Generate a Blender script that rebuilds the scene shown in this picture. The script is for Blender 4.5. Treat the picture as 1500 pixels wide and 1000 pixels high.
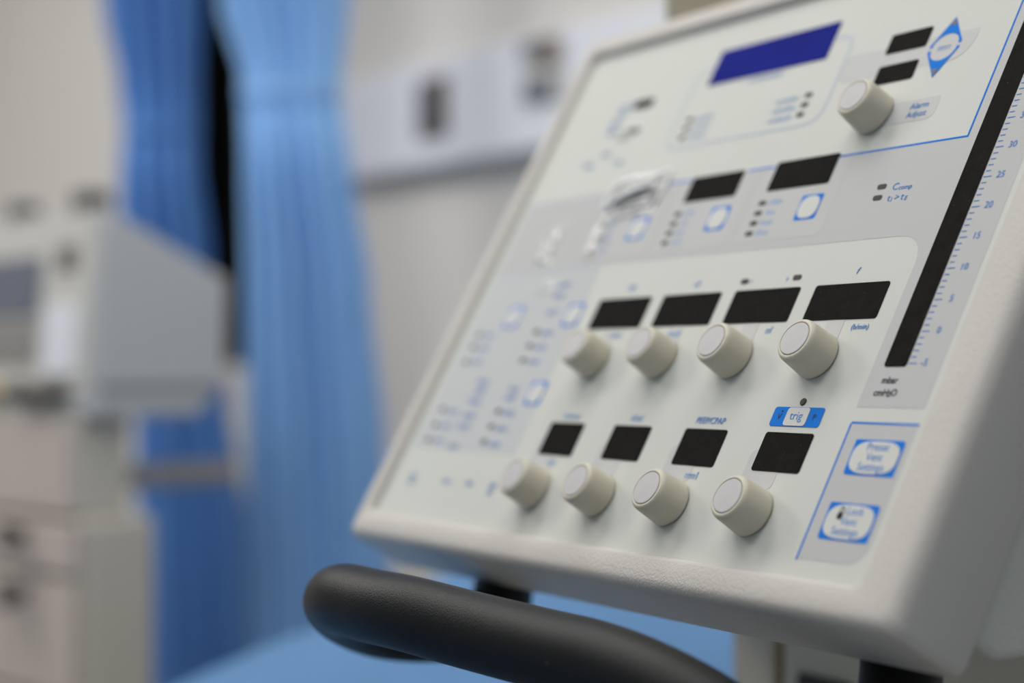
import bpy, bmesh, math, random
from mathutils import Vector, Matrix, noise

random.seed(7)
scene = bpy.context.scene
for o in list(bpy.data.objects):
    bpy.data.objects.remove(o)
C = scene.collection

# ------------------------------------------------------------------ camera
F_PX = 2389.19                      # focal length in pixels of a 1500 px wide frame
PITCH = 0.019725
CAM_Z = 1.10
cam_data = bpy.data.cameras.new('camera')
cam_data.sensor_width = 36.0
cam_data.lens = F_PX / 1500 * 36.0
cam_data.clip_start = 0.02
cam_data.dof.use_dof = True
cam_data.dof.focus_distance = 0.690
cam_data.dof.aperture_fstop = 2.9
cam = bpy.data.objects.new('camera', cam_data)
C.objects.link(cam)
cam.location = (0, 0, CAM_Z)
cam.rotation_euler = (math.pi / 2 + PITCH, 0, 0)
scene.camera = cam

# ------------------------------------------------------------------ world and view
world = bpy.data.worlds.new('world')
scene.world = world
world.use_nodes = True
world.node_tree.nodes['Background'].inputs[0].default_value = (0.80, 0.90, 1.0, 1)
world.node_tree.nodes['Background'].inputs[1].default_value = 0.28
vs = scene.view_settings
vs.view_transform = 'Standard'
vs.look = 'None'
vs.exposure = 0.0
vs.gamma = 1.0
vs.use_curve_mapping = False

# unseen ceiling panels, some added only to brighten the curtains and far left: (x, y, size x, size y, watts)
CEIL_Z = 2.65
CEILING_LIGHTS = [(-0.95, -0.05, 1.2, 0.6, 4.5), (-0.50, 1.20, 1.2, 0.6, 11.3), (0.35, 0.45, 1.2, 0.6, 4.0), (-1.95, 2.15, 1.2, 0.6, 29.0)]


# ------------------------------------------------------------------ helpers
def lin(c):
    return tuple(((x / 255) / 12.92 if x / 255 <= 0.04045 else ((x / 255 + 0.055) / 1.055) ** 2.4) for x in c)


def mat(name, rgb, rough=0.5, bump=0.0, bscale=400.0, var=0.0, vscale=8.0, spec=0.5, metal=0.0,
        specks=0.0, speck_scale=300.0, speck_rgb=(150, 150, 150), stretch=None):
    m = bpy.data.materials.new(name)
    m.use_nodes = True
    nt = m.node_tree
    b = nt.nodes['Principled BSDF']
    col = (*lin(rgb), 1)
    b.inputs['Base Color'].default_value = col
    b.inputs['Roughness'].default_value = rough
    b.inputs['Specular IOR Level'].default_value = spec
    b.inputs['Metallic'].default_value = metal
    tc = nt.nodes.new('ShaderNodeTexCoord')
    vec = tc.outputs['Object']
    if stretch:
        mp = nt.nodes.new('ShaderNodeMapping')
        mp.inputs['Scale'].default_value = stretch
        nt.links.new(vec, mp.inputs[0])
        vec = mp.outputs[0]
    last = None
    if var > 0:
        n = nt.nodes.new('ShaderNodeTexNoise')
        n.inputs['Scale'].default_value = vscale
        n.inputs['Detail'].default_value = 4
        nt.links.new(vec, n.inputs['Vector'])
        r = nt.nodes.new('ShaderNodeValToRGB')
        r.color_ramp.elements[0].position = 0.3
        r.color_ramp.elements[1].position = 0.7
        r.color_ramp.elements[0].color = tuple(x * (1 - var) for x in col[:3]) + (1,)
        r.color_ramp.elements[1].color = tuple(min(1, x * (1 + var)) for x in col[:3]) + (1,)
        nt.links.new(n.outputs['Fac'], r.inputs[0])
        last = r.outputs[0]
    if specks > 0:
        n2 = nt.nodes.new('ShaderNodeTexNoise')
        n2.inputs['Scale'].default_value = speck_scale
        n2.inputs['Detail'].default_value = 2
        nt.links.new(vec, n2.inputs['Vector'])
        r2 = nt.nodes.new('ShaderNodeValToRGB')
        r2.color_ramp.elements[0].position = 1 - specks
        r2.color_ramp.elements[1].position = min(1, 1 - specks + 0.06)
        r2.color_ramp.elements[0].color = (0, 0, 0, 1)
        r2.color_ramp.elements[1].color = (1, 1, 1, 1)
        nt.links.new(n2.outputs['Fac'], r2.inputs[0])
        mx = nt.nodes.new('ShaderNodeMix')
        mx.data_type = 'RGBA'
        nt.links.new(r2.outputs[0], mx.inputs['Factor'])
        if last:
            nt.links.new(last, mx.inputs['A'])
        else:
            mx.inputs['A'].default_value = col
        mx.inputs['B'].default_value = (*lin(speck_rgb), 1)
        last = mx.outputs['Result']
    if last:
        nt.links.new(last, b.inputs['Base Color'])
    if bump > 0:
        n3 = nt.nodes.new('ShaderNodeTexNoise')
        n3.inputs['Scale'].default_value = bscale
        n3.inputs['Detail'].default_value = 3
        nt.links.new(vec, n3.inputs['Vector'])
        bp = nt.nodes.new('ShaderNodeBump')
        bp.inputs['Strength'].default_value = bump
        bp.inputs['Distance'].default_value = 0.001
        nt.links.new(n3.outputs['Fac'], bp.inputs['Height'])
        nt.links.new(bp.outputs[0], b.inputs['Normal'])
    return m


M = {}
M['housing'] = mat('housing_plastic', (194, 189, 183), 0.55, bump=0.45, bscale=900, var=0.02, vscale=20)
M['panel'] = mat('panel_foil', (201, 202, 196), 0.7, var=0.015, vscale=12, spec=0.25)
M['grey_print'] = mat('grey_print', (185, 185, 185), 0.7, spec=0.25)
M['pale_grey_print'] = mat('pale_grey_print', (191, 191, 190), 0.7, spec=0.25)
M['pale_field'] = mat('pale_field', (188, 188, 187), 0.7, spec=0.25)
M['blue_grey_print'] = mat('blue_grey_print', (189, 191, 192), 0.7, spec=0.25)
M['blue_print'] = mat('blue_print', (24, 116, 210), 0.7, spec=0.1)
M['pale_blue_print'] = mat('pale_blue_print', (184, 191, 202), 0.7, spec=0.25)
M['text_blue'] = mat('text_blue', (70, 128, 200), 0.7, spec=0.15)
M['text_black'] = mat('text_black', (44, 44, 46), 0.7, spec=0.2)
M['display'] = mat('display_window', (28, 26, 25), 0.8, var=0.18, vscale=160, specks=0.30, speck_scale=900, speck_rgb=(70, 68, 66), spec=0.05)
M['lcd'] = mat('lcd_blue', (20, 30, 124), 0.7, var=0.12, vscale=22, spec=0.05)
M['led'] = mat('led_lens', (56, 54, 54), 0.6, spec=0.25)
M['knob'] = mat('knob_plastic', (200, 194, 177), 0.5, bump=0.08, bscale=700, var=0.03, vscale=60, spec=0.4)
M['cap'] = mat('knob_cap', (189, 186, 186), 0.55, var=0.03, vscale=90)
M['button_white'] = mat('button_white', (202, 202, 197), 0.6, spec=0.3)
M['rubber'] = mat('handle_foam', (17, 17, 18), 0.46, bump=0.25, bscale=1500, specks=0.25, speck_scale=200, speck_rgb=(66, 64, 66), spec=0.32)
M['body'] = mat('body_plastic', (190, 190, 182), 0.6, bump=0.6, bscale=700)
M['trolley'] = mat('trolley_paint', (202, 191, 170), 0.5, var=0.03)
M['trolley_dark'] = mat('trolley_dark', (60, 56, 52), 0.7)
M['text_pale'] = mat('text_pale', (132, 166, 214), 0.7, spec=0.2)
M['brass'] = mat('cabinet_gap', (134, 112, 62), 0.6)
M['olive'] = mat('olive_box', (150, 145, 126), 0.6, var=0.04)
M['sheet'] = mat('blue_sheet', (92, 130, 172), 0.9, bump=0.3, bscale=60, var=0.05, vscale=9, spec=0.2)
M['bed_frame'] = mat('bed_frame', (190, 190, 188), 0.5)
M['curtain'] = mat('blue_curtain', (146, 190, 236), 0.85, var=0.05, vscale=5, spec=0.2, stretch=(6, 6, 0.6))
M['curtain_shaded'] = mat('shaded_blue_curtain', (96, 144, 208), 0.85, var=0.05, vscale=5, spec=0.2, stretch=(6, 6, 0.6))  # shade on the far curtain put into a darker base colour
M['wall'] = mat('wall_paint', (210, 206, 202), 0.8, var=0.015, vscale=2)
M['ceiling'] = mat('ceiling_paint', (226, 226, 224), 0.9)
M['floor'] = mat('floor_vinyl', (188, 188, 184), 0.4, var=0.05, vscale=3)
M['rail'] = mat('rail_enamel', (222, 224, 232), 0.4)
M['metal'] = mat('grey_metal', (150, 148, 146), 0.45, metal=0.3)
M['brown'] = mat('outlet_brown', (112, 96, 84), 0.5)
M['slate'] = mat('outlet_slate', (104, 106, 118), 0.5)
M['black'] = mat('black_gloss', (6, 6, 7), 0.35, spec=0.2)
M['device'] = mat('device_grey', (186, 188, 190), 0.55)
M['device_front'] = mat('device_front', (196, 194, 189), 0.5)
M['device_screen'] = mat('device_screen', (104, 110, 124), 0.3)
M['device_dark'] = mat('device_dark', (84, 80, 76), 0.5)
M['device_yellow'] = mat('device_yellow', (190, 160, 96), 0.5)
M['device_low'] = mat('device_low', (190, 180, 175), 0.6)
M['device_low_side'] = mat('device_low_side', (190, 186, 176), 0.6)
M['castor'] = mat('castor_rubber', (40, 40, 42), 0.6)


def film_material(name, cover, gloss, white=0.62):
    m = bpy.data.materials.new(name)
    m.use_nodes = True
    nt = m.node_tree
    for n in list(nt.nodes):
        nt.nodes.remove(n)
    out = nt.nodes.new('ShaderNodeOutputMaterial')
    tr = nt.nodes.new('ShaderNodeBsdfTransparent')
    gl = nt.nodes.new('ShaderNodeBsdfGlossy')
    gl.inputs['Roughness'].default_value = 0.28
    gl.inputs['Color'].default_value = (1, 1, 1, 1)
    df = nt.nodes.new('ShaderNodeBsdfDiffuse')
    df.inputs['Color'].default_value = (white, white, white * 1.01, 1)
    m1 = nt.nodes.new('ShaderNodeMixShader')
    m1.inputs[0].default_value = gloss
    m2 = nt.nodes.new('ShaderNodeMixShader')
    m2.inputs[0].default_value = cover
    nt.links.new(df.outputs[0], m1.inputs[1])
    nt.links.new(gl.outputs[0], m1.inputs[2])
    nt.links.new(tr.outputs[0], m2.inputs[1])
    nt.links.new(m1.outputs[0], m2.inputs[2])
    nt.links.new(m2.outputs[0], out.inputs[0])
    return m


def emission_material(name, rgb, strength):
    m = bpy.data.materials.new(name)
    m.use_nodes = True
    nt = m.node_tree
    b = nt.nodes['Principled BSDF']
    b.inputs['Base Color'].default_value = (0.9, 0.9, 0.9, 1)
    b.inputs['Emission Color'].default_value = (*lin(rgb), 1)
    b.inputs['Emission Strength'].default_value = strength
    return m


M['film'] = film_material('clear_film', 0.40, 0.35, 0.5)
M['film_fold_glint'] = film_material('folded_film_glint', 0.85, 0.30, 0.92)  # whiteness includes the highlights along the folds
M['thin_film'] = film_material('thin_clear_film', 0.20, 0.40)
M['diffuser'] = emission_material('lamp_diffuser', (255, 252, 245), 2.0)


def link(name, me, material, parent=None, loc=None, smooth=False):
    if isinstance(me, bmesh.types.BMesh):
        bm = me
        bmesh.ops.recalc_face_normals(bm, faces=bm.faces)
        me = bpy.data.meshes.new(name)
        bm.to_mesh(me)
        bm.free()
    if not me.materials:
        me.materials.append(M[material])
    if smooth:
        me.polygons.foreach_set('use_smooth', [True] * len(me.polygons))
    o = bpy.data.objects.new(name, me)
    C.objects.link(o)
    if parent:
        o.parent = parent
    if loc is not None:
        o.location = loc
    return o


def tag(o, label, cat, group=None, kind=None):
    o['label'] = label
    o['category'] = cat
    if group:
        o['group'] = group
    if kind:
        o['kind'] = kind
    return o


def struct(o, label=None):
    o['kind'] = 'structure'
    if label:
        o['label'] = label
    return o


def empty(name, loc, rot=None):
    o = bpy.data.objects.new(name, None)
    C.objects.link(o)
    o.empty_display_size = 0.05
    if rot is not None:
        o.matrix_world = Matrix.Translation(Vector(loc)) @ rot.to_4x4()
    else:
        o.location = loc
    return o


def bevel(bm, r, seg=2):
    bmesh.ops.bevel(bm, geom=list(bm.edges), offset=r, segments=seg, affect='EDGES', profile=0.5, clamp_overlap=True)
    return bm


def box(x0, x1, y0, y1, z0, z1, r=0.0, seg=2):
    bm = bmesh.new()
    bmesh.ops.create_cube(bm, size=1)
    for v in bm.verts:
        v.co = Vector(((x0 + x1) / 2 + v.co.x * (x1 - x0), (y0 + y1) / 2 + v.co.y * (y1 - y0), (z0 + z1) / 2 + v.co.z * (z1 - z0)))
    if r:
        bevel(bm, r, seg)
    return bm


def rr(x0, x1, y0, y1, r, n=5):
    """outline of a rounded rectangle, counter-clockwise; r may be 4 radii (bl, br, tr, tl)"""
    if not isinstance(r, (tuple, list)):
        r = (r,) * 4
    pts = []
    cs = [(x0, y0, 1, 1, 180, r[0]), (x1, y0, -1, 1, 270, r[1]), (x1, y1, -1, -1, 0, r[2]), (x0, y1, 1, -1, 90, r[3])]
    for cx, cy, sx, sy, a0, q in cs:
        q = max(q, 1e-5)
        for k in range(n + 1):
            a = math.radians(a0 + 90 * k / n)
            pts.append((cx + sx * q + q * math.cos(a), cy + sy * q + q * math.sin(a)))
    return pts


def prism(pts, z0, z1):
    bm = bmesh.new()
    lo = [bm.verts.new((x, y, z0)) for x, y in pts]
    hi = [bm.verts.new((x, y, z1)) for x, y in pts]
    n = len(pts)
    bm.faces.new(lo[::-1])
    bm.faces.new(hi)
    for i in range(n):
        bm.faces.new((lo[i], lo[(i + 1) % n], hi[(i + 1) % n], hi[i]))
    return bm


def ellipse(cx, cy, rx, ry, n=32, p=2.0):
    out = []
    for k in range(n):
        a = 2 * math.pi * k / n
        c, s = math.cos(a), math.sin(a)
        out.append((cx + rx * math.copysign(abs(c) ** (2 / p), c), cy + ry * math.copysign(abs(s) ** (2 / p), s)))
    return out


def lathe(prof, seg=48):
    bm = bmesh.new()
    rings = []
    for r, z in prof:
        if r < 1e-6:
            rings.append([bm.verts.new((0, 0, z))])
        else:
            rings.append([bm.verts.new((r * math.cos(2 * math.pi * k / seg), r * math.sin(2 * math.pi * k / seg), z)) for k in range(seg)])
    for a, b in zip(rings[:-1], rings[1:]):
        for k in range(seg):
            q = (k + 1) % seg
            if len(a) == 1 and len(b) > 1:
                bm.faces.new((a[0], b[k], b[q]))
            elif len(b) == 1 and len(a) > 1:
                bm.faces.new((a[k], b[0], a[q]))
            elif len(a) > 1:
                bm.faces.new((a[k], b[k], b[q], a[q]))
    return bm


def spline(pts, n=14):
    P = [Vector(p) for p in pts]
    P = [P[0] * 2 - P[1]] + P + [P[-1] * 2 - P[-2]]
    out = []
    for i in range(1, len(P) - 2):
        p0, p1, p2, p3 = P[i - 1:i + 3]
        for k in range(n):
            t = k / n
            out.append(0.5 * ((2 * p1) + (p2 - p0) * t + (2 * p0 - 5 * p1 + 4 * p2 - p3) * t * t + (3 * p1 - p0 - 3 * p2 + p3) * t ** 3))
    out.append(P[-2])
    return out


def tube(path, r, seg=28):
    bm = bmesh.new()
    t = (path[1] - path[0]).normalized()
    nrm = t.orthogonal().normalized()
    rings = []
    for i, p in enumerate(path):
        a = path[max(i - 1, 0)]
        b = path[min(i + 1, len(path) - 1)]
        t2 = (b - a).normalized()
        nrm = (nrm - t2 * nrm.dot(t2)).normalized()
        bn = t2.cross(nrm)
        rings.append([bm.verts.new(p + r * (math.cos(2 * math.pi * k / seg) * nrm + math.sin(2 * math.pi * k / seg) * bn)) for k in range(seg)])
    for a, b in zip(rings[:-1], rings[1:]):
        for k in range(seg):
            bm.faces.new((a[k], a[(k + 1) % seg], b[(k + 1) % seg], b[k]))
    bm.faces.new(rings[0][::-1])
    bm.faces.new(rings[-1])
    return bm


def px(x, y, d):
    """the point that the photograph shows at pixel (x, y), d metres in front of the camera"""
    cp, sp = math.cos(PITCH), math.sin(PITCH)
    a, b = (x - 750) / F_PX, -(y - 500) / F_PX
    return Vector((a * d, (cp - b * sp) * d, CAM_Z + (sp + b * cp) * d))


def text_mesh(s, size, shear=0.0, align='CENTER', sx=1.0, offset=0.0):
    cu = bpy.data.curves.new('t', 'FONT')
    cu.body = s
    cu.size = size
    cu.shear = shear
    cu.align_x = align
    cu.align_y = 'CENTER'
    cu.resolution_u = 3
    cu.extrude = 0.00004
    cu.offset = offset
    ob = bpy.data.objects.new('t', cu)
    C.objects.link(ob)
    dg = bpy.context.evaluated_depsgraph_get()
    me = bpy.data.meshes.new_from_object(ob.evaluated_get(dg))
    bpy.data.objects.remove(ob)
    bpy.data.curves.remove(cu)
    for v in me.vertices:
        v.co.x *= sx
    return me


# ------------------------------------------------------------------ frame of the ventilator's tilted front panel
YAW, TILT = 1.00772726, 0.515175915
XA = Vector((math.cos(YAW), -math.sin(YAW), 0))            # to the right along the panel, level
BA = Vector((math.sin(YAW), math.cos(YAW), 0))             # level, away from the panel
UP = Vector((0, 0, 1))
YA = math.cos(TILT) * UP + math.sin(TILT) * BA             # up along the panel
NA = XA.cross(YA)                                          # out of the panel
PO = px(1180, 520, 0.70)
ST, CT = math.sin(TILT), math.cos(TILT)


def pw(u, v, n):
    return PO + XA * u + YA * v + NA * n


def bz(u, b, z):
    """u along the panel, b level depth behind the panel origin, z world height"""
    p = PO + XA * u + BA * b
    p.z = z
    return p


# ------------------------------------------------------------------ room
W0 = Vector((-0.2613, 2.6, 0))
WD = Vector((0.644, -0.765, 0)).normalized()       # along the back wall to the right
WN = Vector((-0.765, -0.644, 0)).normalized()      # out of the back wall into the room
wall_rot = Matrix((WD, WN, UP)).transposed()


def on_wall(t, out, z):
    p = W0 + WD * t + WN * out
    p.z = z
    return p


def wall_t(x):
    """distance along the back wall at which pixel column x meets it"""
    k = (x - 750) / F_PX
    return (k * W0.y - W0.x) / (WD.x - k * WD.y)


room = Matrix.Translation(W0) @ wall_rot.to_4x4()


def in_room(name, bm, material, label):
    o = link(name, bm, material)
    o.matrix_world = room
    return struct(o, label)


RX0, RX1, RY1 = -2.9, 2.6, 4.2
in_room('floor', box(RX0, RX1, -0.1, RY1, -0.1, 0.0), 'floor', 'grey vinyl floor of the ward')
in_room('ceiling', box(RX0, RX1, -0.1, RY1, CEIL_Z, CEIL_Z + 0.1), 'ceiling', 'white ceiling of the ward')
in_room('wall_left', box(RX0 - 0.1, RX0, -0.1, RY1, 0, CEIL_Z), 'wall', 'beige side wall')

# the back wall has an opening for a narrow black panel behind the gap between the curtains
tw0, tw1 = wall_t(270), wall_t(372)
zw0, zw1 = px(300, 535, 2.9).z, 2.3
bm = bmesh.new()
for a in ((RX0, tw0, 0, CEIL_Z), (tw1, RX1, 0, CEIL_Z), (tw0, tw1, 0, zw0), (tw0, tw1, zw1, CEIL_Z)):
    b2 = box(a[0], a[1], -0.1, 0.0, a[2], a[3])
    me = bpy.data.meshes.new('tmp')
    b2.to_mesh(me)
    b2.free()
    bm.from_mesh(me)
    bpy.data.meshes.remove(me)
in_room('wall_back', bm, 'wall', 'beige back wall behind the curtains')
back_panel = in_room('black_panel_1', box(tw0, tw1, -0.075, -0.065, zw0, zw1), 'black', 'narrow black window between the two blue curtains')
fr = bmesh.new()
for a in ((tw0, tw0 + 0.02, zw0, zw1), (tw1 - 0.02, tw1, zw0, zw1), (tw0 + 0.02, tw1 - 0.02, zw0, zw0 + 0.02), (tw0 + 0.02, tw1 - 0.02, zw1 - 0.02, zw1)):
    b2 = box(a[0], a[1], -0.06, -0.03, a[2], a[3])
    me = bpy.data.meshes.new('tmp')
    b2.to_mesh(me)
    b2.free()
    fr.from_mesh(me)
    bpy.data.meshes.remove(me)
link('black_panel_frame', fr, 'black', back_panel)

lamp_names = ['nearest the camera on the left', 'added to light the curtains', 'above the ventilator', 'added to brighten the far left']
for i, (x, y, sx, sy, w) in enumerate(CEILING_LIGHTS):
    e = empty('unseen_ceiling_light', (x, y, CEIL_Z - 0.03))
    tag(e, 'white ceiling light panel, the one ' + lamp_names[i], 'ceiling light', 'ceiling light panels')
    link('frame', box(-sx / 2 - 0.03, sx / 2 + 0.03, -sy / 2 - 0.03, sy / 2 + 0.03, 0.0, 0.03, 0.004), 'ceiling', e)
    link('diffuser', box(-sx / 2, sx / 2, -sy / 2, sy / 2, -0.004, 0.0), 'diffuser', e)
    ld = bpy.data.lights.new('unseen_ceiling_lamp', 'AREA')
    ld.shape = 'RECTANGLE'
    ld.size, ld.size_y = sx, sy
    ld.energy = w
    ld.color = (1.0, 0.975, 0.94)
    lo = bpy.data.objects.new('unseen_ceiling_lamp', ld)
    C.objects.link(lo)
    lo.parent = e
    lo.location = (0, 0, -0.012)

# ------------------------------------------------------------------ bed-head rail on the back wall
rz1, rz0 = px(516, 127, 2.6).z, px(516, 268, 2.6).z
rt0, rt1 = wall_t(498), 2.2
e = empty('wall_supply_rail', (0, 0, 0))
e.matrix_world = Matrix.Translation(on_wall(rt0, 0, rz0)) @ wall_rot.to_4x4()
tag(e, 'long white supply rail mounted along the back wall beside the curtain', 'wall rail')
H = rz1 - rz0
link('rail_body', box(0, rt1 - rt0, 0.001, 0.035, 0, H, 0.004), 'rail', e)
for cx, cy, w_px, h_px, kind in ((664, 160, 44, 86, 0), (826, 104, 58, 92, 1)):
    t = wall_t(cx)
    d = (W0 + WD * t).y
    w, h = w_px * d / F_PX / 0.66, h_px * d / F_PX
    zc = px(cx, cy, d).z - rz0
    o = link('outlet', box(-w / 2, w / 2, 0, 0.006, -h / 2, h / 2, 0.001), 'brown' if kind == 0 else 'device_front', e, (t - rt0, 0.035, zc))
    if kind == 0:
        link('socket', box(-w / 2 + 0.004, -0.002, 0.006, 0.012, -h * 0.38, h * 0.38, 0.001), 'slate', o)
        link('socket', box(0.003, w / 2 - 0.004, 0.006, 0.010, -h * 0.40, h * 0.40, 0.001), 'device_dark', o)
    else:
        link('socket', box(w * 0.05, w * 0.42, 0.006, 0.012, h * 0.02, h * 0.46, 0.001), 'brown', o)
        link('socket', box(-w * 0.44, -w * 0.02, 0.006, 0.012, h * 0.18, h * 0.46, 0.001), 'slate', o)
        link('socket', box(-w * 0.40, w * 0.30, 0.006, 0.012, -h * 0.46, -h * 0.14, 0.001), 'slate', o)


# ------------------------------------------------------------------ curtains
def interp(tab, y):
    if y <= tab[0][0]:
        return tab[0][1]
    for (a, b), (c, d) in zip(tab[:-1], tab[1:]):
        if y <= c:
            t = (y - a) / (c - a)
            t = t * t * (3 - 2 * t)
            return b + (d - b) * t
    return tab[-1][1]


def curtain(name, left, right, d, ztop, zbot, ztie, pleats, amp, material, label, seed, flare):
    """left / right: the curtain's edges as (height, offset across) rows; hangs from ztop to zbot, gathered at ztie"""
    rnd = random.Random(seed)
    ph = [rnd.uniform(-0.8, 0.8) for _ in range(pleats + 2)]
    nx, nz = pleats * 12, 60
    bm = bmesh.new()
    grid = []
    for j in range(nz + 1):
        z = zbot + (ztop - zbot) * j / nz
        a, b = interp(left, z), interp(right, z)
        row = []
        k_tie = math.exp(-((z - ztie) / 0.10) ** 2)
        out = flare * (1 / (1 + math.exp((z - ztie + 0.03) / 0.025))) * math.exp(-max(0, ztie - z) / 0.8)
        for i in range(nx + 1):
            s = i / nx
            q = s * pleats
            w = math.sin(2 * math.pi * q + ph[int(q)] * 0.6 + 0.5 * math.sin(z * 2 + q))
            w2 = 0.4 * math.sin(2 * math.pi * q * 0.37 + seed + z * 0.7)
            bulge = 0.03 * math.sin(math.pi * s)
            yy = -(amp * (1 - 0.45 * k_tie) * (w + w2) + out + bulge)
            row.append(bm.verts.new((a + (b - a) * s, yy, z)))
        grid.append(row)
    for j in range(nz):
        for i in range(nx):
            bm.faces.new((grid[j][i], grid[j][i + 1], grid[j + 1][i + 1], grid[j + 1][i]))
    e = empty(name, (0, 0, 0))
    x0 = px(0, 547, d)
    e.location = (0, d, zbot)
    tag(e, label, 'curtain')
    for v in bm.verts:
        v.co.z -= zbot
    o = link('cloth', bm, material, e, smooth=True)
    sm = o.modifiers.new('thickness', 'SOLIDIFY')
    sm.thickness = 0.003
    # the band that gathers the cloth
    a, b = interp(left, ztie), interp(right, ztie)
    n = 40
    pts = []
    for k in range(n):
        t = 2 * math.pi * k / n
        pts.append(((a + b) / 2 + (b - a) / 2 * 1.015 * math.cos(t), -0.012 + (amp * 1.15 + 0.028) * math.sin(t)))
    bm = bmesh.new()
    z0, z1 = ztie - zbot - 0.004, ztie - zbot + 0.010
    lo = [bm.verts.new((x, y, z0)) for x, y in pts]
    hi = [bm.verts.new((x, y, z1)) for x, y in pts]
    for k in range(n):
        bm.faces.new((lo[k], lo[(k + 1) % n], hi[(k + 1) % n], hi[k]))
    link('tie_band', bm, material, e, smooth=True)
    # hooks along the top edge
    a, b = interp(left, ztop), interp(right, ztop)
    hk = lathe([(0.0, 0.0), (0.006, 0.0), (0.006, 0.029), (0.0, 0.029)], 10)
    me = bpy.data.meshes.new('hook')
    hk.to_mesh(me)
    hk.free()
    me.materials.append(M['metal'])
    for k in range(4):
        link('hook', me, 'metal', e, (a + (b - a) * (k + 0.5) / 4, 0, ztop - zbot))
    return e


def edge_rows(pxs, d):
    r = []
    for x, y in pxs:
        p = px(x, y, d)
        r.append((p.z, p.x))
    return sorted(r)


DR, DL = 2.28, 2.75
curtain('hospital_curtain', edge_rows([(262, -400), (318, 0), (352, 120), (361, 230), (364, 420), (366, 700), (372, 1000), (374, 1300)], DR),
        edge_rows([(560, -400), (506, 0), (496, 135), (515, 250), (542, 420), (562, 640), (575, 900), (580, 1300)], DR),
        DR, CEIL_Z - 0.05, 0.12, px(400, 140, DR).z, 6, 0.016, 'curtain', 'light blue gathered curtain hanging beside the white wall rail', 3, 0.05)
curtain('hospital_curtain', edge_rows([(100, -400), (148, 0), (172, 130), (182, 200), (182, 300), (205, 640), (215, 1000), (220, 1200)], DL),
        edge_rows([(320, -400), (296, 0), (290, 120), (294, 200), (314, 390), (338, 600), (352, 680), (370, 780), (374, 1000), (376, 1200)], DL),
        DL, CEIL_Z - 0.05, 0.12, px(230, 192, DL).z, 4, 0.018, 'curtain_shaded', 'darker blue curtain hanging behind the grey device on the left', 5, 0.05)
for d, xa, xb, nm in ((DR, -0.75, 0.05, 'near the wall rail'), (DL, -1.15, -0.35, 'behind the left device')):
    o = link('curtain_track', box(xa, xb, -0.012, 0.012, 0, 0.02, 0.003), 'rail', None, (0, d, CEIL_Z - 0.02))
    tag(o, 'white ceiling track of the curtain ' + nm, 'curtain track')

# ------------------------------------------------------------------ bed with a blue sheet, head end raised against the wall
BED_Z = 0.82
bed_o = px(225, 1000, 1.477)
bed_o.z = 0
bed_rot = Matrix((-WN, WD, UP)).transposed()       # local x: towards the head end, local y: across
HEAD, FOOT, WIDTH, SLOPE = 0.70, -1.15, 0.62, 0.262


def bed_h(s):
    return BED_Z + (SLOPE * s if s > 0 else 0)


e = empty('hospital_bed', (0, 0, 0))
e.matrix_world = Matrix.Translation(bed_o) @ bed_rot.to_4x4()
tag(e, 'hospital bed covered with a light blue sheet under the ventilator handle', 'bed')
bm = bmesh.new()
ns, nw = 74, 30
top, bot = [], []
for i in range(ns + 1):
    s = FOOT + (HEAD - FOOT) * i / ns
    r1, r2 = [], []
    for k in range(nw + 1):
        w = WIDTH * k / nw
        edge = min(w, WIDTH - w, s - FOOT, HEAD - s)
        drop = 0.03 * (1 - min(1, edge / 0.035)) ** 2
        wr = 0.008 * noise.noise(Vector((s * 5, w * 9, 0.3))) + 0.005 * noise.noise(Vector((s * 15 + w * 8, w * 5, 2.3)))
        r1.append(bm.verts.new((s, w, bed_h(s) - drop + wr)))
        r2.append(bm.verts.new((s, w, bed_h(s) - 0.13)))
    top.append(r1)
    bot.append(r2)
for i in range(ns):
    for k in range(nw):
        bm.faces.new((top[i][k], top[i + 1][k], top[i + 1][k + 1], top[i][k + 1]))
        bm.faces.new((bot[i][k], bot[i][k + 1], bot[i + 1][k + 1], bot[i + 1][k]))
for i in range(ns):
    bm.faces.new((top[i][0], bot[i][0], bot[i + 1][0], top[i + 1][0]))
    bm.faces.new((top[i][nw], top[i + 1][nw], bot[i + 1][nw], bot[i][nw]))
for k in range(nw):
    bm.faces.new((top[0][k], top[0][k + 1], bot[0][k + 1], bot[0][k]))
    bm.faces.new((top[ns][k], bot[ns][k], bot[ns][k + 1], top[ns][k + 1]))
link('mattress', bm, 'sheet', e, smooth=True)
link('bed_frame', box(FOOT, HEAD, 0.02, WIDTH - 0.02, 0.58, BED_Z - 0.135, 0.006), 'bed_frame', e)
for s in (FOOT + 0.06, HEAD - 0.06):
    for w in (0.06, WIDTH - 0.06):
        link('leg', box(s - 0.02, s + 0.02, w - 0.02, w + 0.02, 0.0, 0.58, 0.003), 'bed_frame', e)

# ------------------------------------------------------------------ the ventilator
S = 0.001
BASE_V, BASE_N = -101 * S, -55 * S
base = pw(-105 * S, BASE_V, BASE_N)
rotP = Matrix((XA, YA, NA)).transposed()
V = empty('medical_ventilator', base, rotP)
tag(V, 'cream medical ventilator with tilted control panel of knobs and dark displays', 'ventilator')
OFF = Vector((105 * S, -BASE_V, -BASE_N))          # panel origin in the frame of the empty


def vp(name, bm, material, parent=None, n=0.0, loc=(0, 0), smooth=False):
    """part whose mesh is laid out in panel millimetres about loc"""
    if isinstance(bm, bmesh.types.BMesh):
        for v in bm.verts:
            v.co *= S
    q = Vector((loc[0] * S, loc[1] * S, n * S))
    return link(name, bm, material, V if parent is None else parent, q + (OFF if parent is None else Vector((0, 0, 0))), smooth)


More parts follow.
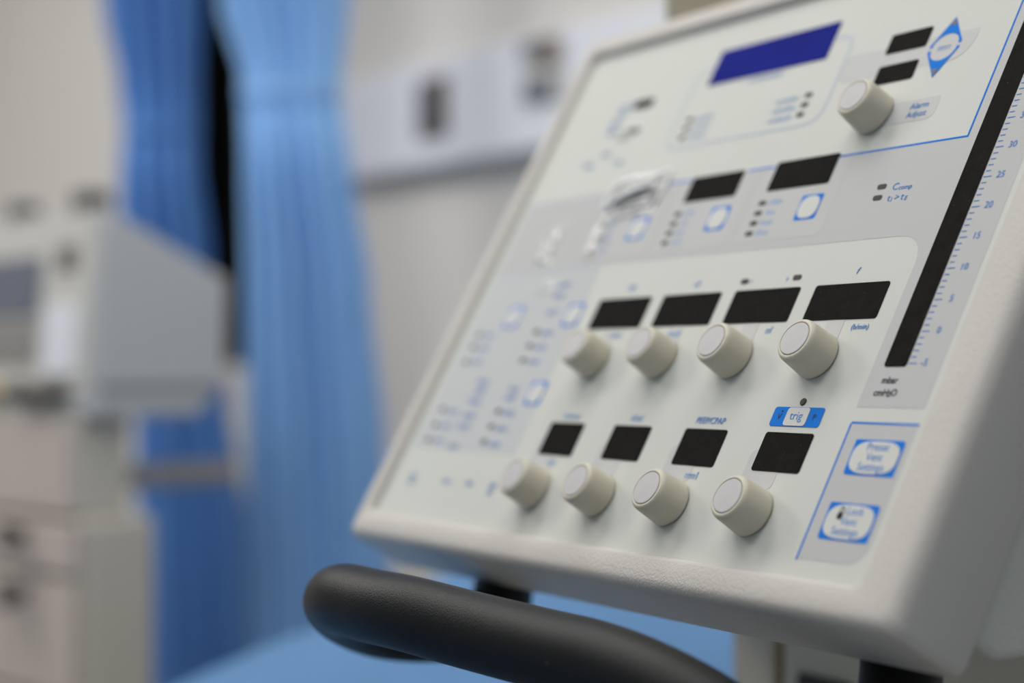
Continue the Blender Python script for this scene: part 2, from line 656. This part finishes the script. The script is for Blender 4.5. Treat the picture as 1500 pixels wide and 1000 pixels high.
# front frame: cross-section swept round the panel; (inset from the outer edge as a share of the rim, n)
OU0, OU1, OV0, OV1 = -320, 109, -116, 231
IU0, IU1, IV0, IV1 = -304, 83.5, -99.5, 214.5
prof = [(0.10, -40.0, 4), (0.0, -37.0, 4)]
for k in range(7):
    a = math.pi / 2 * k / 6
    prof.append((0.30 * (1 - math.cos(a)), -3 + 6.6 * math.sin(a), 4 + 2 * k / 6))
prof += [(0.80, 4.3, 6), (0.88, 3.6, 5), (0.97, 0.6, 3), (1.0, -1.0, 3), (1.0, -3.0, 3)]
bm = bmesh.new()
loops = []
for f, n, r in prof:
    pts = rr(OU0 + (IU0 - OU0) * f, OU1 + (IU1 - OU1) * f, OV0 + (IV0 - OV0) * f, OV1 + (IV1 - OV1) * f, r, 5)
    loops.append([bm.verts.new((x, y, n)) for x, y in pts])
m = len(loops[0])
for a, b in zip(loops[:-1], loops[1:]):
    for k in range(m):
        bm.faces.new((a[k], a[(k + 1) % m], b[(k + 1) % m], b[k]))
bm.faces.new(loops[0][::-1])
bm.faces.new(loops[-1])
fo = vp('front_frame', bm, 'housing', smooth=True)
es = fo.modifiers.new('split', 'EDGE_SPLIT')
es.split_angle = math.radians(50)

# main housing behind the frame: upright box with a level bottom
BACK = 400
pa = (-101, -40)
pb = (-101, -55)
pc = (pb[0] + BACK * ST, pb[1] - BACK * CT)
pe = (213, -40)
h = (pe[0] * CT + pe[1] * ST) - (pc[0] * CT + pc[1] * ST)
pd = (pc[0] + h * CT, pc[1] + h * ST)
bm = bmesh.new()
poly = [pa, pb, pc, pd, pe]
lo = [bm.verts.new((-306, v, n)) for v, n in poly]
hi = [bm.verts.new((106, v, n)) for v, n in poly]
bm.faces.new(lo[::-1])
bm.faces.new(hi)
for k in range(5):
    bm.faces.new((lo[k], lo[(k + 1) % 5], hi[(k + 1) % 5], hi[k]))
bevel(bm, 3.0, 2)
vp('rear_housing', bm, 'body')

# panel foil with its printed fields
vp('panel', prism(rr(IU0 - 0.3, IU1 + 0.3, IV0 - 0.3, IV1 + 0.3, 3), -1.5, 0), 'panel')


def field(name, pts, material, z=0.10, t=0.06, parent=None):
    return vp(name, prism(pts, z - t, z), material, parent)


grey = [(-298, 58), (26, 58)] + [(29 + 14 * math.sin(math.radians(a)), 44 + 14 * math.cos(math.radians(a))) for a in range(15, 91, 15)] \
    + [(43, -24.6), (79.6, -24.6), (79.6, 208), (44.2, 208), (44.2, 106.4), (-298, 106.4)]
field('grey_field', grey, 'grey_print')
field('grey_field', rr(-298, -190, -57, 57, (2, 2, 6, 2)), 'blue_grey_print')
field('grey_field', rr(44.3, 80, -91.8, -32, (1, 10, 1, 1)), 'grey_print')
field('grey_field', rr(-60, 24, 152, 168.5, (6, 12, 1, 2)), 'pale_grey_print')
field('grey_field', rr(-26, 17, 120.5, 132.8, (2, 4, 1, 2)), 'pale_grey_print')
for u0, u1 in ((-215, -156), (-150, -91), (-84, -24.5)):
    field('pale_field', rr(u0, u1, 63, 105.6, (2, 5, 1, 1)), 'pale_field', 0.16)
pitch = 54.7
KU = [9.0 - pitch * k for k in range(4)]
DU = [11.0 - pitch * k for k in range(4)]
for k in range(4):
    field('grey_field', rr(KU[k] - 17, KU[k] + 4, -64, -46, (2, 3, 1, 4)), 'pale_grey_print')
    field('grey_field', rr(KU[k] - 4, KU[k] + 6.5, 5, 24, (2, 3, 1, 4)), 'pale_grey_print')


def line(u0, v0, u1, v1, w, material, name='printed_line', z=0.20):
    if abs(u1 - u0) > abs(v1 - v0):
        pts = [(u0, v0 - w / 2), (u1, v0 - w / 2), (u1, v0 + w / 2), (u0, v0 + w / 2)]
    else:
        pts = [(u0 - w / 2, v0), (u0 + w / 2, v0), (u0 + w / 2, v1), (u0 - w / 2, v1)]
    return field(name, pts, material, z)


line(-33.2, 106.8, 44.0, 106.8, 0.95, 'blue_print')
line(-98, 106.8, -78, 106.8, 0.95, 'blue_print')
line(-163, 106.8, -143, 106.8, 0.95, 'blue_print')
line(-298, 106.8, -210, 106.8, 0.95, 'pale_blue_print')
line(43.6, 107.2, 43.6, 208, 0.95, 'blue_print')
line(44.0, -31.7, 80.4, -31.7, 0.9, 'blue_print')
line(44.0, -92.4, 44.0, -32.1, 0.9, 'blue_print')
line(-298, 57.4, -190, 57.4, 1.0, 'pale_blue_print', z=0.25)


def ring(pts_out, pts_in, z, t=0.06):
    bm = bmesh.new()
    n = len(pts_out)
    vs_ = [[bm.verts.new((x, y, zz)) for x, y in p] for zz in (z - t, z) for p in (pts_out, pts_in)]
    lo_o, lo_i, hi_o, hi_i = vs_
    for k in range(n):
        q = (k + 1) % n
        bm.faces.new((hi_o[k], hi_o[q], hi_i[q], hi_i[k]))
        bm.faces.new((lo_o[k], lo_i[k], lo_i[q], lo_o[q]))
        bm.faces.new((lo_o[k], lo_o[q], hi_o[q], hi_o[k]))
        bm.faces.new((lo_i[k], hi_i[k], hi_i[q], lo_i[q]))
    return bm


vp('printed_outline', ring(rr(-184, -60, 129.8, 184, 10), rr(-182.4, -61.6, 131.4, 182.4, 8.5), 0.18), 'pale_blue_print')

# display windows: dark covers set into the panel
def window(u0, u1, v0, v1, r=1.3, material='display', name='display_window'):
    cx, cy = (u0 + u1) / 2, (v0 + v1) / 2
    return vp(name, prism(rr(u0 - cx, u1 - cx, v0 - cy, v1 - cy, r, 4), -0.4, 0.35), material, None, 0, (cx, cy))


lcd = window(-169.5, -76.2, 171, 194.2, 0.8, 'lcd', 'lcd_screen')
lcd['label'] = 'wide blue message screen'
window(-32.7, -6.7, 164.2, 175.7)
window(-32.3, -7.1, 146.2, 157)
window(-141.8, -100.6, 92.3, 107.7)
window(-76.8, -33.6, 92, 108.9)
window(-209, -170, 92.6, 107.6)
for c in DU:
    window(c - 22.4, c + 22.4, 17.3, 35.3)
    window(c - 14.7, c + 14.7, -55.9, -37.6)
window(-234, -216.8, 166, 172)
window(-231, -217, 148.4, 151.2)
bar = window(49.2, 61.4, -6, 200, 1.4, 'display', 'pressure_bar')
bar['label'] = 'tall dark pressure bar graph'

# scale beside the pressure bar
bm = bmesh.new()
for k in range(-5, 61):
    v = 10.2 + k * 2.94
    L = 66.4 if k % 5 == 0 else 64.9
    for f in (bmesh.ops.create_cube(bm, size=1)['verts'],):
        for q in f:
            q.co = Vector(((62.3 + L) / 2 + q.co.x * (L - 62.3), v + q.co.y * 0.42, 0.2 + q.co.z * 0.08))
vp('scale_ticks', bm, 'text_blue')


def label(name, s, u, v, size, material='text_blue', shear=0.0, align='CENTER', sx=1.0, parent=None, z=0.22, offset=0.0):
    me = text_mesh(s, size * S, shear, align, sx, offset)
    return vp(name, me, material, parent, z, (u, v))


for k in range(-5, 61, 5):
    label('scale_number', str(k), 71.2 if k >= 0 else 70.3, 10.2 + k * 2.94 + 0.2, 4.6, sx=0.95)
label('printed_text', 'mbar', 55.7, -12.3, 4.4, 'text_black', sx=0.95, offset=0.00006)
label('printed_text', 'cmH', 53.6, -18.0, 4.4, 'text_black', sx=0.95, offset=0.00006)
label('printed_text', '2', 58.3, -18.7, 3.3, 'text_black', sx=0.95, offset=0.00006)
label('printed_text', 'O', 60.6, -18.0, 4.4, 'text_black', sx=0.95, offset=0.00006)
label('printed_text', '(b/min)', 26.3, 13.3, 3.6)
label('printed_text', 'f', 10.8, 41.6, 4.6, shear=0.2)
label('printed_text', 'C', 12.4, 84.6, 5.2)
label('printed_text', 'comp', 18.6, 83.9, 3.6)
label('printed_text', 't', 11.2, 78.8, 5.2)
label('printed_text', 'I', 13.0, 77.8, 3.2)
label('printed_text', '>', 15.9, 78.8, 5.0)
label('printed_text', 't', 19.2, 78.8, 5.2)
label('printed_text', 'E', 21.6, 77.8, 3.2)
label('printed_text', 'PEEP/CPAP', -43.6, -33.4, 4.6, sx=0.93)
label('printed_text', 'Alarm', 6.0, 128.9, 4.6)
label('printed_text', 'Adjust', 6.0, 124.2, 4.6)


# writing too blurred to read: short rows of pen-like strokes
def scribble(w, h, seed, slant=0.0):
    rnd = random.Random(seed)
    bm = bmesh.new()
    x = -w / 2
    while x < w / 2 - 0.3:
        st = rnd.uniform(0.5, 0.75)
        y0, y1 = -h / 2, h / 2 * rnd.choice((0.35, 0.4, 1.0))
        for (a, b, c, d) in ((x, y0, x + st, y1), (x, y1 - st, x + rnd.uniform(0.9, 1.4), y1)):
            vv = [bm.verts.new((p + slant * q, q, 0)) for p, q in ((a, b), (c, b), (c, d), (a, d))]
            bm.faces.new(vv)
        x += rnd.uniform(1.4, 1.8)
    return bm


def marks(u, v, w, h, seed, material=None):
    material = material or ('text_pale' if u > -188 else 'text_blue')
    return vp('illegible_print', scribble(w, h, seed), material, None, 0.24, (u, v))


# indicator lamps
led_me = bpy.data.meshes.new('led')
b2 = prism(rr(-2.6, 2.6, -1.25, 1.25, 0.9, 4), -0.3, 0.4)
for v in b2.verts:
    v.co *= S
bmesh.ops.recalc_face_normals(b2, faces=b2.faces)
b2.to_mesh(led_me)
b2.free()
led_me.materials.append(M['led'])


def led(u, v):
    return vp('indicator_lamp', led_me, 'led', None, 0, (u, v))


led(3.7, 85.7)
led(3.8, 79.8)
led(-62.8, 40.4)
led(-26.9, 40.6)
marks(-57.5, 40.6, 1.6, 3, 1)
marks(-33, 40.6, 1.6, 3, 2)
for u in (-75.6, -141.6, -207.3):
    for k, v in enumerate((85.3, 79.5, 73.8, 67.9)):
        led(u, v)
        marks(u + 9.3, v - 0.3, 8.4 if k != 1 else 5.8, 3.0, k + int(u))
for v in (149.2, 143.4, 137.5):
    led(-77.2, v)
    led(-171, v)
    marks(-91 + random.uniform(-2, 0), v - 0.5, 17, 3, int(v))
    marks(-156 + random.uniform(-3, 1), v - 0.5, 15, 3, int(v) + 9)
for v in (17.1, 8.4, -0.6, -32.5, -41.8, -51.2):
    led(-224, v)
    led(-284, v + random.uniform(-1, 1))
    marks(-212.5, v - 1, 11, 3.4, int(v) + 50)
    marks(-272, v - 1, 9, 3.4, int(v) + 90)
for u, v, w in ((-254, 29, 10), (-254, -14.5, 12), (-253, -20.5, 11), (-253.6, -27, 12), (-252.6, -36, 12), (-252.6, -42.5, 12), (-253.8, -55.2, 10),
                (-218, 29.5, 9), (-218, 47, 12), (-218, 40, 11), (-219, -19, 10), (-219, -24, 10),
                (-280.2, -74.6, 8), (-242.7, -75.8, 7), (-219, -75.8, 6), (-194.9, -75.8, 6), (-280, -78.5, 6), (-195, -79.5, 5),
                (-153, -33.6, 14), (-98.5, -33.4, 9), (-152, 41.5, 6), (-98.5, 41.0, 4), (-148, 13.3, 10), (-99, 12.8, 11), (-31, 13.2, 3.5),
                (-152, -60.0, 8), (-40.5, -60.5, 9), (-254, 130, 10), (-240, 136, 10), (-222, 128, 8), (-242, 170, 12), (-244, 165, 11), (-246, 158, 12), (-246, 152, 10),
                (-120, 168, 26), (70, 200, 10)):
    marks(u, v, w, 3.4, int(u * 3 + v))

# push buttons: blue square with a light oval key
bl = prism(rr(-7.3, 7.3, -7, 7, 1.2), 0.1, 0.24)
for v in bl.verts:
    v.co *= S
b_me = bpy.data.meshes.new('button')
bmesh.ops.recalc_face_normals(bl, faces=bl.faces)
bl.to_mesh(b_me)
bl.free()
b_me.materials.append(M['blue_print'])
kb = prism(ellipse(0, 0, 6.5, 6.1, 36, 2.6), 0.24, 0.42)
for v in kb.verts:
    v.co *= S
k_me = bpy.data.meshes.new('key')
bmesh.ops.recalc_face_normals(kb, faces=kb.faces)
kb.to_mesh(k_me)
kb.free()
k_me.materials.append(M['button_white'])


def push_button(u, v):
    o = vp('push_button', b_me, 'blue_print', None, 0, (u, v))
    link('key', k_me, 'button_white', o)
    return o


for u, v in ((-40.2, 79.5), (-106.2, 79.5), (-172.5, 79.5), (-195.5, 27), (-195.8, -21), (-255.5, 27.5)):
    push_button(u, v)


def big_button(v0, v1, lines, padlock=False):
    u0, u1 = 50.6, 77.4
    cu, cv = (u0 + u1) / 2, (v0 + v1) / 2
    o = vp('push_button', prism(rr(u0 - cu, u1 - cu, v0 - cv, v1 - cv, (1.6, 0.7, 1.6, 0.7)), 0.1, 0.26), 'blue_print', None, 0, (cu, cv))
    kx, ky = (u1 - u0) / 2 - 0.9, (v1 - v0) / 2 - 0.7
    vp('key', prism(ellipse(0, 0, kx, ky, 48, 3.0), 0.26, 0.45), 'button_white', o)
    for k, s in enumerate(lines):
        label('printed_text', s, 1.8 if (padlock and k == 0) else 0.2, 4.5 - 4.4 * k, 5.0, parent=o, z=0.50, sx=0.93)
    if padlock:
        bm = prism(ellipse(-5.6, 2.2, 1.5, 1.6, 20, 2.6), 0.48, 0.54)
        vp('padlock_symbol', bm, 'text_black', o)
        vp('padlock_symbol', ring(ellipse(-5.3, 4.0, 1.35, 2.2, 24), ellipse(-5.3, 4.0, 0.8, 1.6, 24), 0.54), 'text_black', o)
    return o


big_button(-54.6, -39.0, ('Preset', 'Vent', 'Settings'))
big_button(-82.6, -66.7, ('Lock', 'Vent', 'Settings'), True)

# trigger switch
o = vp('trigger_switch', prism(rr(-15.2, 15.2, -4.6, 4.6, 1.4), 0.1, 0.26), 'blue_print', None, 0, (10.8, -30.0))
vp('key', prism(rr(-6.6, 6.8, -4.3, 4.3, 1.5), 0.26, 0.52), 'button_white', o)
label('printed_text', 'trig', 0.1, 0.2, 5.6, parent=o, z=0.58, shear=-0.08)
label('printed_text', 'V', -10.6, -0.2, 3.9, 'text_black', parent=o, z=0.32)
vp('printed_text', prism(ellipse(-10.0, 2.5, 0.45, 0.45, 12), 0.30, 0.36), 'text_black', o)
label('printed_text', 'P', 10.7, -0.1, 3.9, 'text_black', parent=o, z=0.32)
vp('indicator_lamp', lathe([(0, -0.3), (1.75, -0.3), (1.75, 0.3), (1.5, 0.5), (0, 0.5)], 28), 'led', None, 0, (10.9, -22.8))


# up / down rocker: two blue arrow halves round an oval
def arrow(sign, name):
    R, r_ = (9.4, 7.2), (7.6, 5.6)
    c = 0.9 * sign
    out = [(-9.4, c), (-9.4, c + sign * 1.2), (-0.2 * sign, 17.0 * sign), (9.4, c + sign * 1.2), (9.4, c)]
    inner = []
    for k in range(13):
        a = math.pi * k / 12
        inner.append((7.8 * math.cos(a), c + sign * 6.6 * math.sin(a)))
    pts = out + inner
    if sign < 0:
        pts = pts[::-1]
    ob = vp(name, prism(pts, 0.1, 0.28), 'blue_print', None, 0, (6.1, 161.0))
    tri = [(-2.4, 12.4 * sign), (2.1, 12.4 * sign), (-0.1 * sign, 16.0 * sign)]
    if sign < 0:
        tri = tri[::-1]
    vp('arrow_symbol', prism(tri, 0.28, 0.34), 'device_dark', ob)
    return ob


arrow(1, 'arrow_key')
arrow(-1, 'arrow_key')
marks(6.1, 161.0, 7.5, 3.4, 77)

# rotary knobs
kp = [(0, 0.4), (10.4, 0.4), (11.0, 1.0), (11.05, 2.0)]
kp += [(11.05 - 0.75 * t, 2.0 + 11.2 * t) for t in (0.5, 1.0)]
for k in range(1, 7):
    a = math.pi / 2 * k / 6
    kp.append((8.45 + 1.85 * math.cos(a), 13.2 + 2.8 * math.sin(a)))
kp += [(8.15, 15.9), (8.05, 15.2), (0, 15.2)]
kb = lathe(kp, 56)
for v in kb.verts:
    v.co *= S
bmesh.ops.recalc_face_normals(kb, faces=kb.faces)
knob_me = bpy.data.meshes.new('knob')
kb.to_mesh(knob_me)
kb.free()
knob_me.materials.append(M['knob'])
knob_me.polygons.foreach_set('use_smooth', [True] * len(knob_me.polygons))
cb = lathe([(0, 15.2), (7.75, 15.2), (7.75, 15.9), (7.45, 16.2), (0, 16.35)], 56)
for v in cb.verts:
    v.co *= S
bmesh.ops.recalc_face_normals(cb, faces=cb.faces)
cap_me = bpy.data.meshes.new('cap')
cb.to_mesh(cap_me)
cb.free()
cap_me.materials.append(M['cap'])
for u, v in [(c, -1.2) for c in KU] + [(c, -75.2) for c in KU] + [(-21.5, 128.1)]:
    o = vp('rotary_knob', knob_me, 'knob', None, 0, (u, v))
    link('cap', cap_me, 'cap', o)


# crumpled clear film that still clings to the left of the panel
def film(u0, u1, v0, v1, hgt, seed, material='film', ridges=()):
    """thin sheet with soft folds; ridges: (s0, t0, s1, t1, width, height) crests across the sheet"""
    bm = bmesh.new()
    nx, ny = 80, 50
    g = []
    for j in range(ny + 1):
        row = []
        for i in range(nx + 1):
            s, t = i / nx, j / ny
            u = u0 + (u1 - u0) * s + 1.2 * noise.noise(Vector((t * 4, seed, 0)))
            v = v0 + (v1 - v0) * t + 1.0 * noise.noise(Vector((s * 4, seed, 5)))
            env = min(1, 6 * min(s, 1 - s)) * min(1, 6 * min(t, 1 - t))
            z = 0.5 + hgt * env * (0.5 + 0.5 * noise.noise(Vector((s * 2.2 + seed, t * 5 + s * 2, seed))))
            for (sa, ta, sb, tb, w, hh) in ridges:
                dx, dy = sb - sa, tb - ta
                q = max(0, min(1, ((s - sa) * dx + (t - ta) * dy) / (dx * dx + dy * dy)))
                d = math.hypot(s - sa - q * dx, (t - ta - q * dy) * 0.6)
                z += hh * math.exp(-(d / w) ** 2)
            row.append(bm.verts.new((u, v, z)))
        g.append(row)
    for j in range(ny):
        for i in range(nx):
            bm.faces.new((g[j][i], g[j][i + 1], g[j + 1][i + 1], g[j + 1][i]))
    o = vp('protective_film', bm, material, smooth=True)
    o['label'] = 'crumpled clear plastic film'
    return o


f0 = film(-213, -164, 89.5, 112, 1.6, 3.1, 'film', ((0.10, 0.30, 0.62, 0.72, 0.05, 2.0), (0.35, 0.30, 0.92, 0.62, 0.035, 1.5), (0.3, 0.14, 0.95, 0.34, 0.025, 1.1), (0.25, 0.04, 0.9, 0.16, 0.02, 0.9)))
# milky folds where film is creased double, their white also painting its highlights
for pts, w in (([(-213, 93, 1.5), (-212, 101, 3.5), (-206, 109, 4.5), (-190, 111.5, 4.6), (-172, 112, 4), (-165, 115, 2)], 1.25),
               ([(-211, 93.5, 2), (-203, 99, 3.8), (-192, 103.5, 4.4), (-180, 106, 3.4), (-174, 108, 2)], 1.55),
               ([(-205, 91, 1.2), (-190, 93.2, 1.8), (-170, 95.5, 1.5)], 0.45),
               ([(-200, 88.5, 1.0), (-184, 90, 1.5), (-168, 92, 1.2)], 0.5),
               ([(-164, 113, 1.5), (-163.5, 104, 2.2), (-166, 94, 1.5), (-169, 90, 1)], 0.8)):
    path = spline([Vector(p) for p in pts], 8)
    bm = tube(path, w, 10)
    for v in bm.verts:
        v.co.z = 0.6 + (v.co.z - 0.6) * 0.75
    o = vp('film_fold_glint', bm, 'film_fold_glint', smooth=True)
    o.parent = f0
    o.location = (0, 0, 0)
for pts, w in (([(-256, 86, 1), (-250, 83, 1.6), (-247, 78, 1)], 0.7), ([(-262, 70, 1), (-256, 66, 1.5), (-252, 64, 1)], 0.7), ([(-234, 151.5, 1), (-226, 150.6, 1.6), (-217, 152.6, 1)], 0.45),
               ([(-234, 146.6, 1), (-228, 147.5, 1.5), (-220, 148, 1)], 0.45), ([(-252, 76, 1), (-249, 72, 1.4), (-250, 68, 1)], 0.8), ([(-208, 79, 1), (-204, 77, 1.4), (-201, 77, 1)], 0.6)):
    bm = tube(spline([Vector(p) for p in pts], 8), w, 10)
    vp('film_fold_glint', bm, 'film_fold_glint', smooth=True)
film(-238, -214, 144.5, 156.5, 1.4, 8.4, 'thin_film', ((0.2, 0.3, 0.8, 0.5, 0.08, 1.6), (0.1, 0.1, 0.6, 0.15, 0.08, 1.4)))
film(-264, -246, 62, 90, 1.4, 5.2, 'thin_film', ((0.2, 0.8, 0.8, 0.6, 0.08, 1.4), (0.3, 0.3, 0.7, 0.1, 0.08, 1.4)))
film(-213, -200, 62, 89, 1.2, 12.7, 'thin_film', ((0.2, 0.8, 0.8, 0.7, 0.1, 1.0), (0.2, 0.5, 0.8, 0.4, 0.1, 1.0), (0.2, 0.2, 0.8, 0.1, 0.1, 1.0)))
film(-244, -228, 41, 52, 1.2, 21.0, 'thin_film', ((0.2, 0.6, 0.8, 0.4, 0.1, 1.2),))

# black tubular handle slung below the frame
hp = [(738, 800, .905), (738, 850, .898), (730, 890, .872), (690, 917, .848), (620, 923, .836), (556, 916, .824), (514, 899, .800), (495, 882, .770), (507, 878, .740),
      (545, 887, .720), (600, 899, .702), (690, 923, .682), (788, 948, .660), (875, 970, .640), (958, 1003, .622), (1051, 1056, .606), (1130, 1125, .595), (1220, 1160, .592), (1290, 1100, .615), (1316, 1020, .640), (1322, 930, .655)]
inv = V.matrix_world.inverted()
path = [inv @ p for p in spline([px(*q) for q in hp], 10)]
hb = tube(path, 0.0163, 32)
o = link('handle', hb, 'rubber', V, smooth=True)
o['label'] = 'thick black tubular push handle'

# ------------------------------------------------------------------ trolley under the ventilator
TZ = base.z
T = empty('ventilator_trolley', (0, 0, 0))
tb = bz(-0.105, 0.30, 0)
T.matrix_world = Matrix.Translation(tb) @ Matrix((XA, BA, UP)).transposed().to_4x4()
tag(T, 'beige cabinet trolley standing beneath the ventilator', 'trolley')
fy = 0.168 - 0.30
link('cabinet_body', box(-0.145, 0.145, fy + 0.012, 0.12, 0.14, TZ - 0.001, 0.003), 'trolley', T)
link('front_panel', box(-0.145, -0.108, fy, fy + 0.011, 0.16, TZ - 0.004, 0.002), 'trolley', T)
link('edge_strip', box(-0.1075, -0.1, fy + 0.004, fy + 0.012, 0.16, TZ - 0.004), 'brass', T)
o = link('door', box(-0.099, 0.145, fy, fy + 0.011, 0.16, TZ - 0.004, 0.002), 'trolley', T)
link('grip_slot', box(-0.084, -0.042, fy - 0.003, fy + 0.002, TZ - 0.077, TZ - 0.066, 0.001), 'trolley_dark', o)
link('base_plate', box(-0.2, 0.2, fy - 0.05, 0.16, 0.10, 0.14, 0.006), 'trolley', T)
cw = lathe([(0, -0.012), (0.045, -0.012), (0.05, -0.008), (0.05, 0.008), (0.045, 0.012), (0, 0.012)], 24)
bmesh.ops.rotate(cw, verts=cw.verts, cent=(0, 0, 0), matrix=Matrix.Rotation(math.pi / 2, 3, 'Y'))
cme = bpy.data.meshes.new('castor')
cw.to_mesh(cme)
cw.free()
cme.materials.append(M['castor'])
for a in (-0.17, 0.17):
    for b in (fy - 0.02, 0.13):
        link('castor', cme, 'castor', T, (a, b, 0.05))

# olive grey equipment box resting on the housing, set back behind the frame
p3 = pw(0, pe[0] * S, pe[1] * S)
o = link('equipment_box', box(-0.202, 0.202, -0.11, 0.11, -0.004, 0.16, 0.006), 'olive', V)
o.matrix_local = V.matrix_world.inverted() @ Matrix.Translation(bz(-0.10, 0.265, p3.z)) @ Matrix((XA, BA, UP)).transposed().to_4x4()
o['label'] = 'olive grey equipment box on top of the housing'

# ------------------------------------------------------------------ device and its trolley on the left, far out of focus
DD = 1.90
d0 = px(130, 612, DD)
E1 = Vector((0.707, 0.707, 0)).normalized()
E2 = Vector((-0.707, 0.707, 0)).normalized()
drot = Matrix((E1, E2, UP)).transposed()
G = empty('patient_monitor', (0, 0, 0))
G.matrix_world = Matrix.Translation(d0) @ drot.to_4x4()
tag(G, 'blurred grey bedside device with sloping side and small screen at left', 'medical device')
side = [(0.0, 0.0), (0.155, 0.0), (0.192, 0.045), (0.196, 0.170), (0.018, 0.250)]
bm = bmesh.new()
WD_ = 0.40
a_ = [bm.verts.new((x, 0.0, z)) for x, z in side]
b_ = [bm.verts.new((x, WD_, z)) for x, z in side]
bm.faces.new(a_)
bm.faces.new(b_[::-1])
for k in range(5):
    bm.faces.new((a_[k], b_[k], b_[(k + 1) % 5], a_[(k + 1) % 5]))
bevel(bm, 0.006, 2)
link('case', bm, 'device', G)


def front(name, w0, w1, z0, z1, th, material):
    """slab on the sloping front face"""
    bm = box(0, 1, w0, w1, z0, z1, 0)
    for v in bm.verts:
        lean = 0.018 * v.co.z / 0.25
        v.co.x = lean + (-th if v.co.x < 0.5 else 0.002)
    return link(name, bm, material, G)


front('front_panel', 0.01, WD_ - 0.01, 0.03, 0.245, 0.004, 'device_front')
front('screen', 0.125, 0.37, 0.125, 0.195, 0.008, 'device_screen')
front('keypad', 0.03, 0.105, 0.05, 0.135, 0.008, 'rail')
front('lower_screen', 0.125, 0.37, 0.065, 0.115, 0.007, 'metal')
front('vent_grille', 0.045, 0.085, 0.175, 0.205, 0.006, 'device_dark')
link('side_trim', box(0.012, 0.172, -0.004, 0.001, 0.034, 0.041, 0.001), 'metal', G)
for w, z, mt in ((0.06, 0.028, 'device_dark'), (0.105, 0.026, 'device_dark'), (0.15, 0.028, 'device_dark'), (0.23, 0.026, 'device_yellow'), (0.28, 0.026, 'device_yellow')):
    b2 = lathe([(0, 0), (0.014, 0), (0.014, 0.022), (0.010, 0.026), (0, 0.026)], 20)
    bmesh.ops.rotate(b2, verts=b2.verts, cent=(0, 0, 0), matrix=Matrix.Rotation(-math.pi / 2, 3, 'Y'))
    link('connector', b2, mt, G, (0.0, w, z))
link('top_socket', box(0.016, 0.050, 0.03, 0.075, 0.225, 0.272, 0.006), 'device_dark', G)
link('top_socket', box(0.016, 0.045, 0.19, 0.235, 0.225, 0.268, 0.006), 'device_dark', G)

K = empty('device_trolley', (0, 0, 0))
K.matrix_world = Matrix.Translation(Vector((d0.x, d0.y, 0))) @ drot.to_4x4()
tag(K, 'blurred beige drawer trolley under the grey device at left', 'trolley')
zt = d0.z - 0.001
link('column', box(-0.005, 0.068, 0.02, 0.36, 0.93, zt, 0.006), 'device_low_side', K)
link('column_front', box(-0.012, -0.004, 0.025, 0.355, 0.935, zt - 0.005, 0.002), 'device_low', K)
link('cabinet', box(-0.002, 0.092, 0.0, 0.40, 0.12, 0.930, 0.008), 'device_low_side', K)
for k, (z0, z1) in enumerate(((0.865, 0.925), (0.72, 0.855), (0.53, 0.71), (0.14, 0.52))):
    o = link('drawer', box(-0.014, -0.002, 0.01, 0.39, z0, z1, 0.003), 'device_low', K)
    b2 = lathe([(0, 0), (0.010, 0), (0.010, 0.014), (0.017, 0.018), (0.017, 0.028), (0, 0.030)], 20)
    bmesh.ops.rotate(b2, verts=b2.verts, cent=(0, 0, 0), matrix=Matrix.Rotation(-math.pi / 2, 3, 'Y'))
    link('knob', b2, 'device_dark', o, (-0.014, 0.125, z1 - 0.02))
r0 = px(200, 702, 1.93)
link('side_rail', box(0.05, 0.235, 0.03, 0.055, r0.z - 0.015, r0.z + 0.015, 0.006), 'metal', K)
for a in (0.01, 0.08):
    for b in (0.04, 0.36):
        link('castor', cme, 'castor', K, (a, b, 0.05))
link('castor_frame', box(-0.005, 0.095, 0.01, 0.39, 0.09, 0.121, 0.004), 'metal', K)
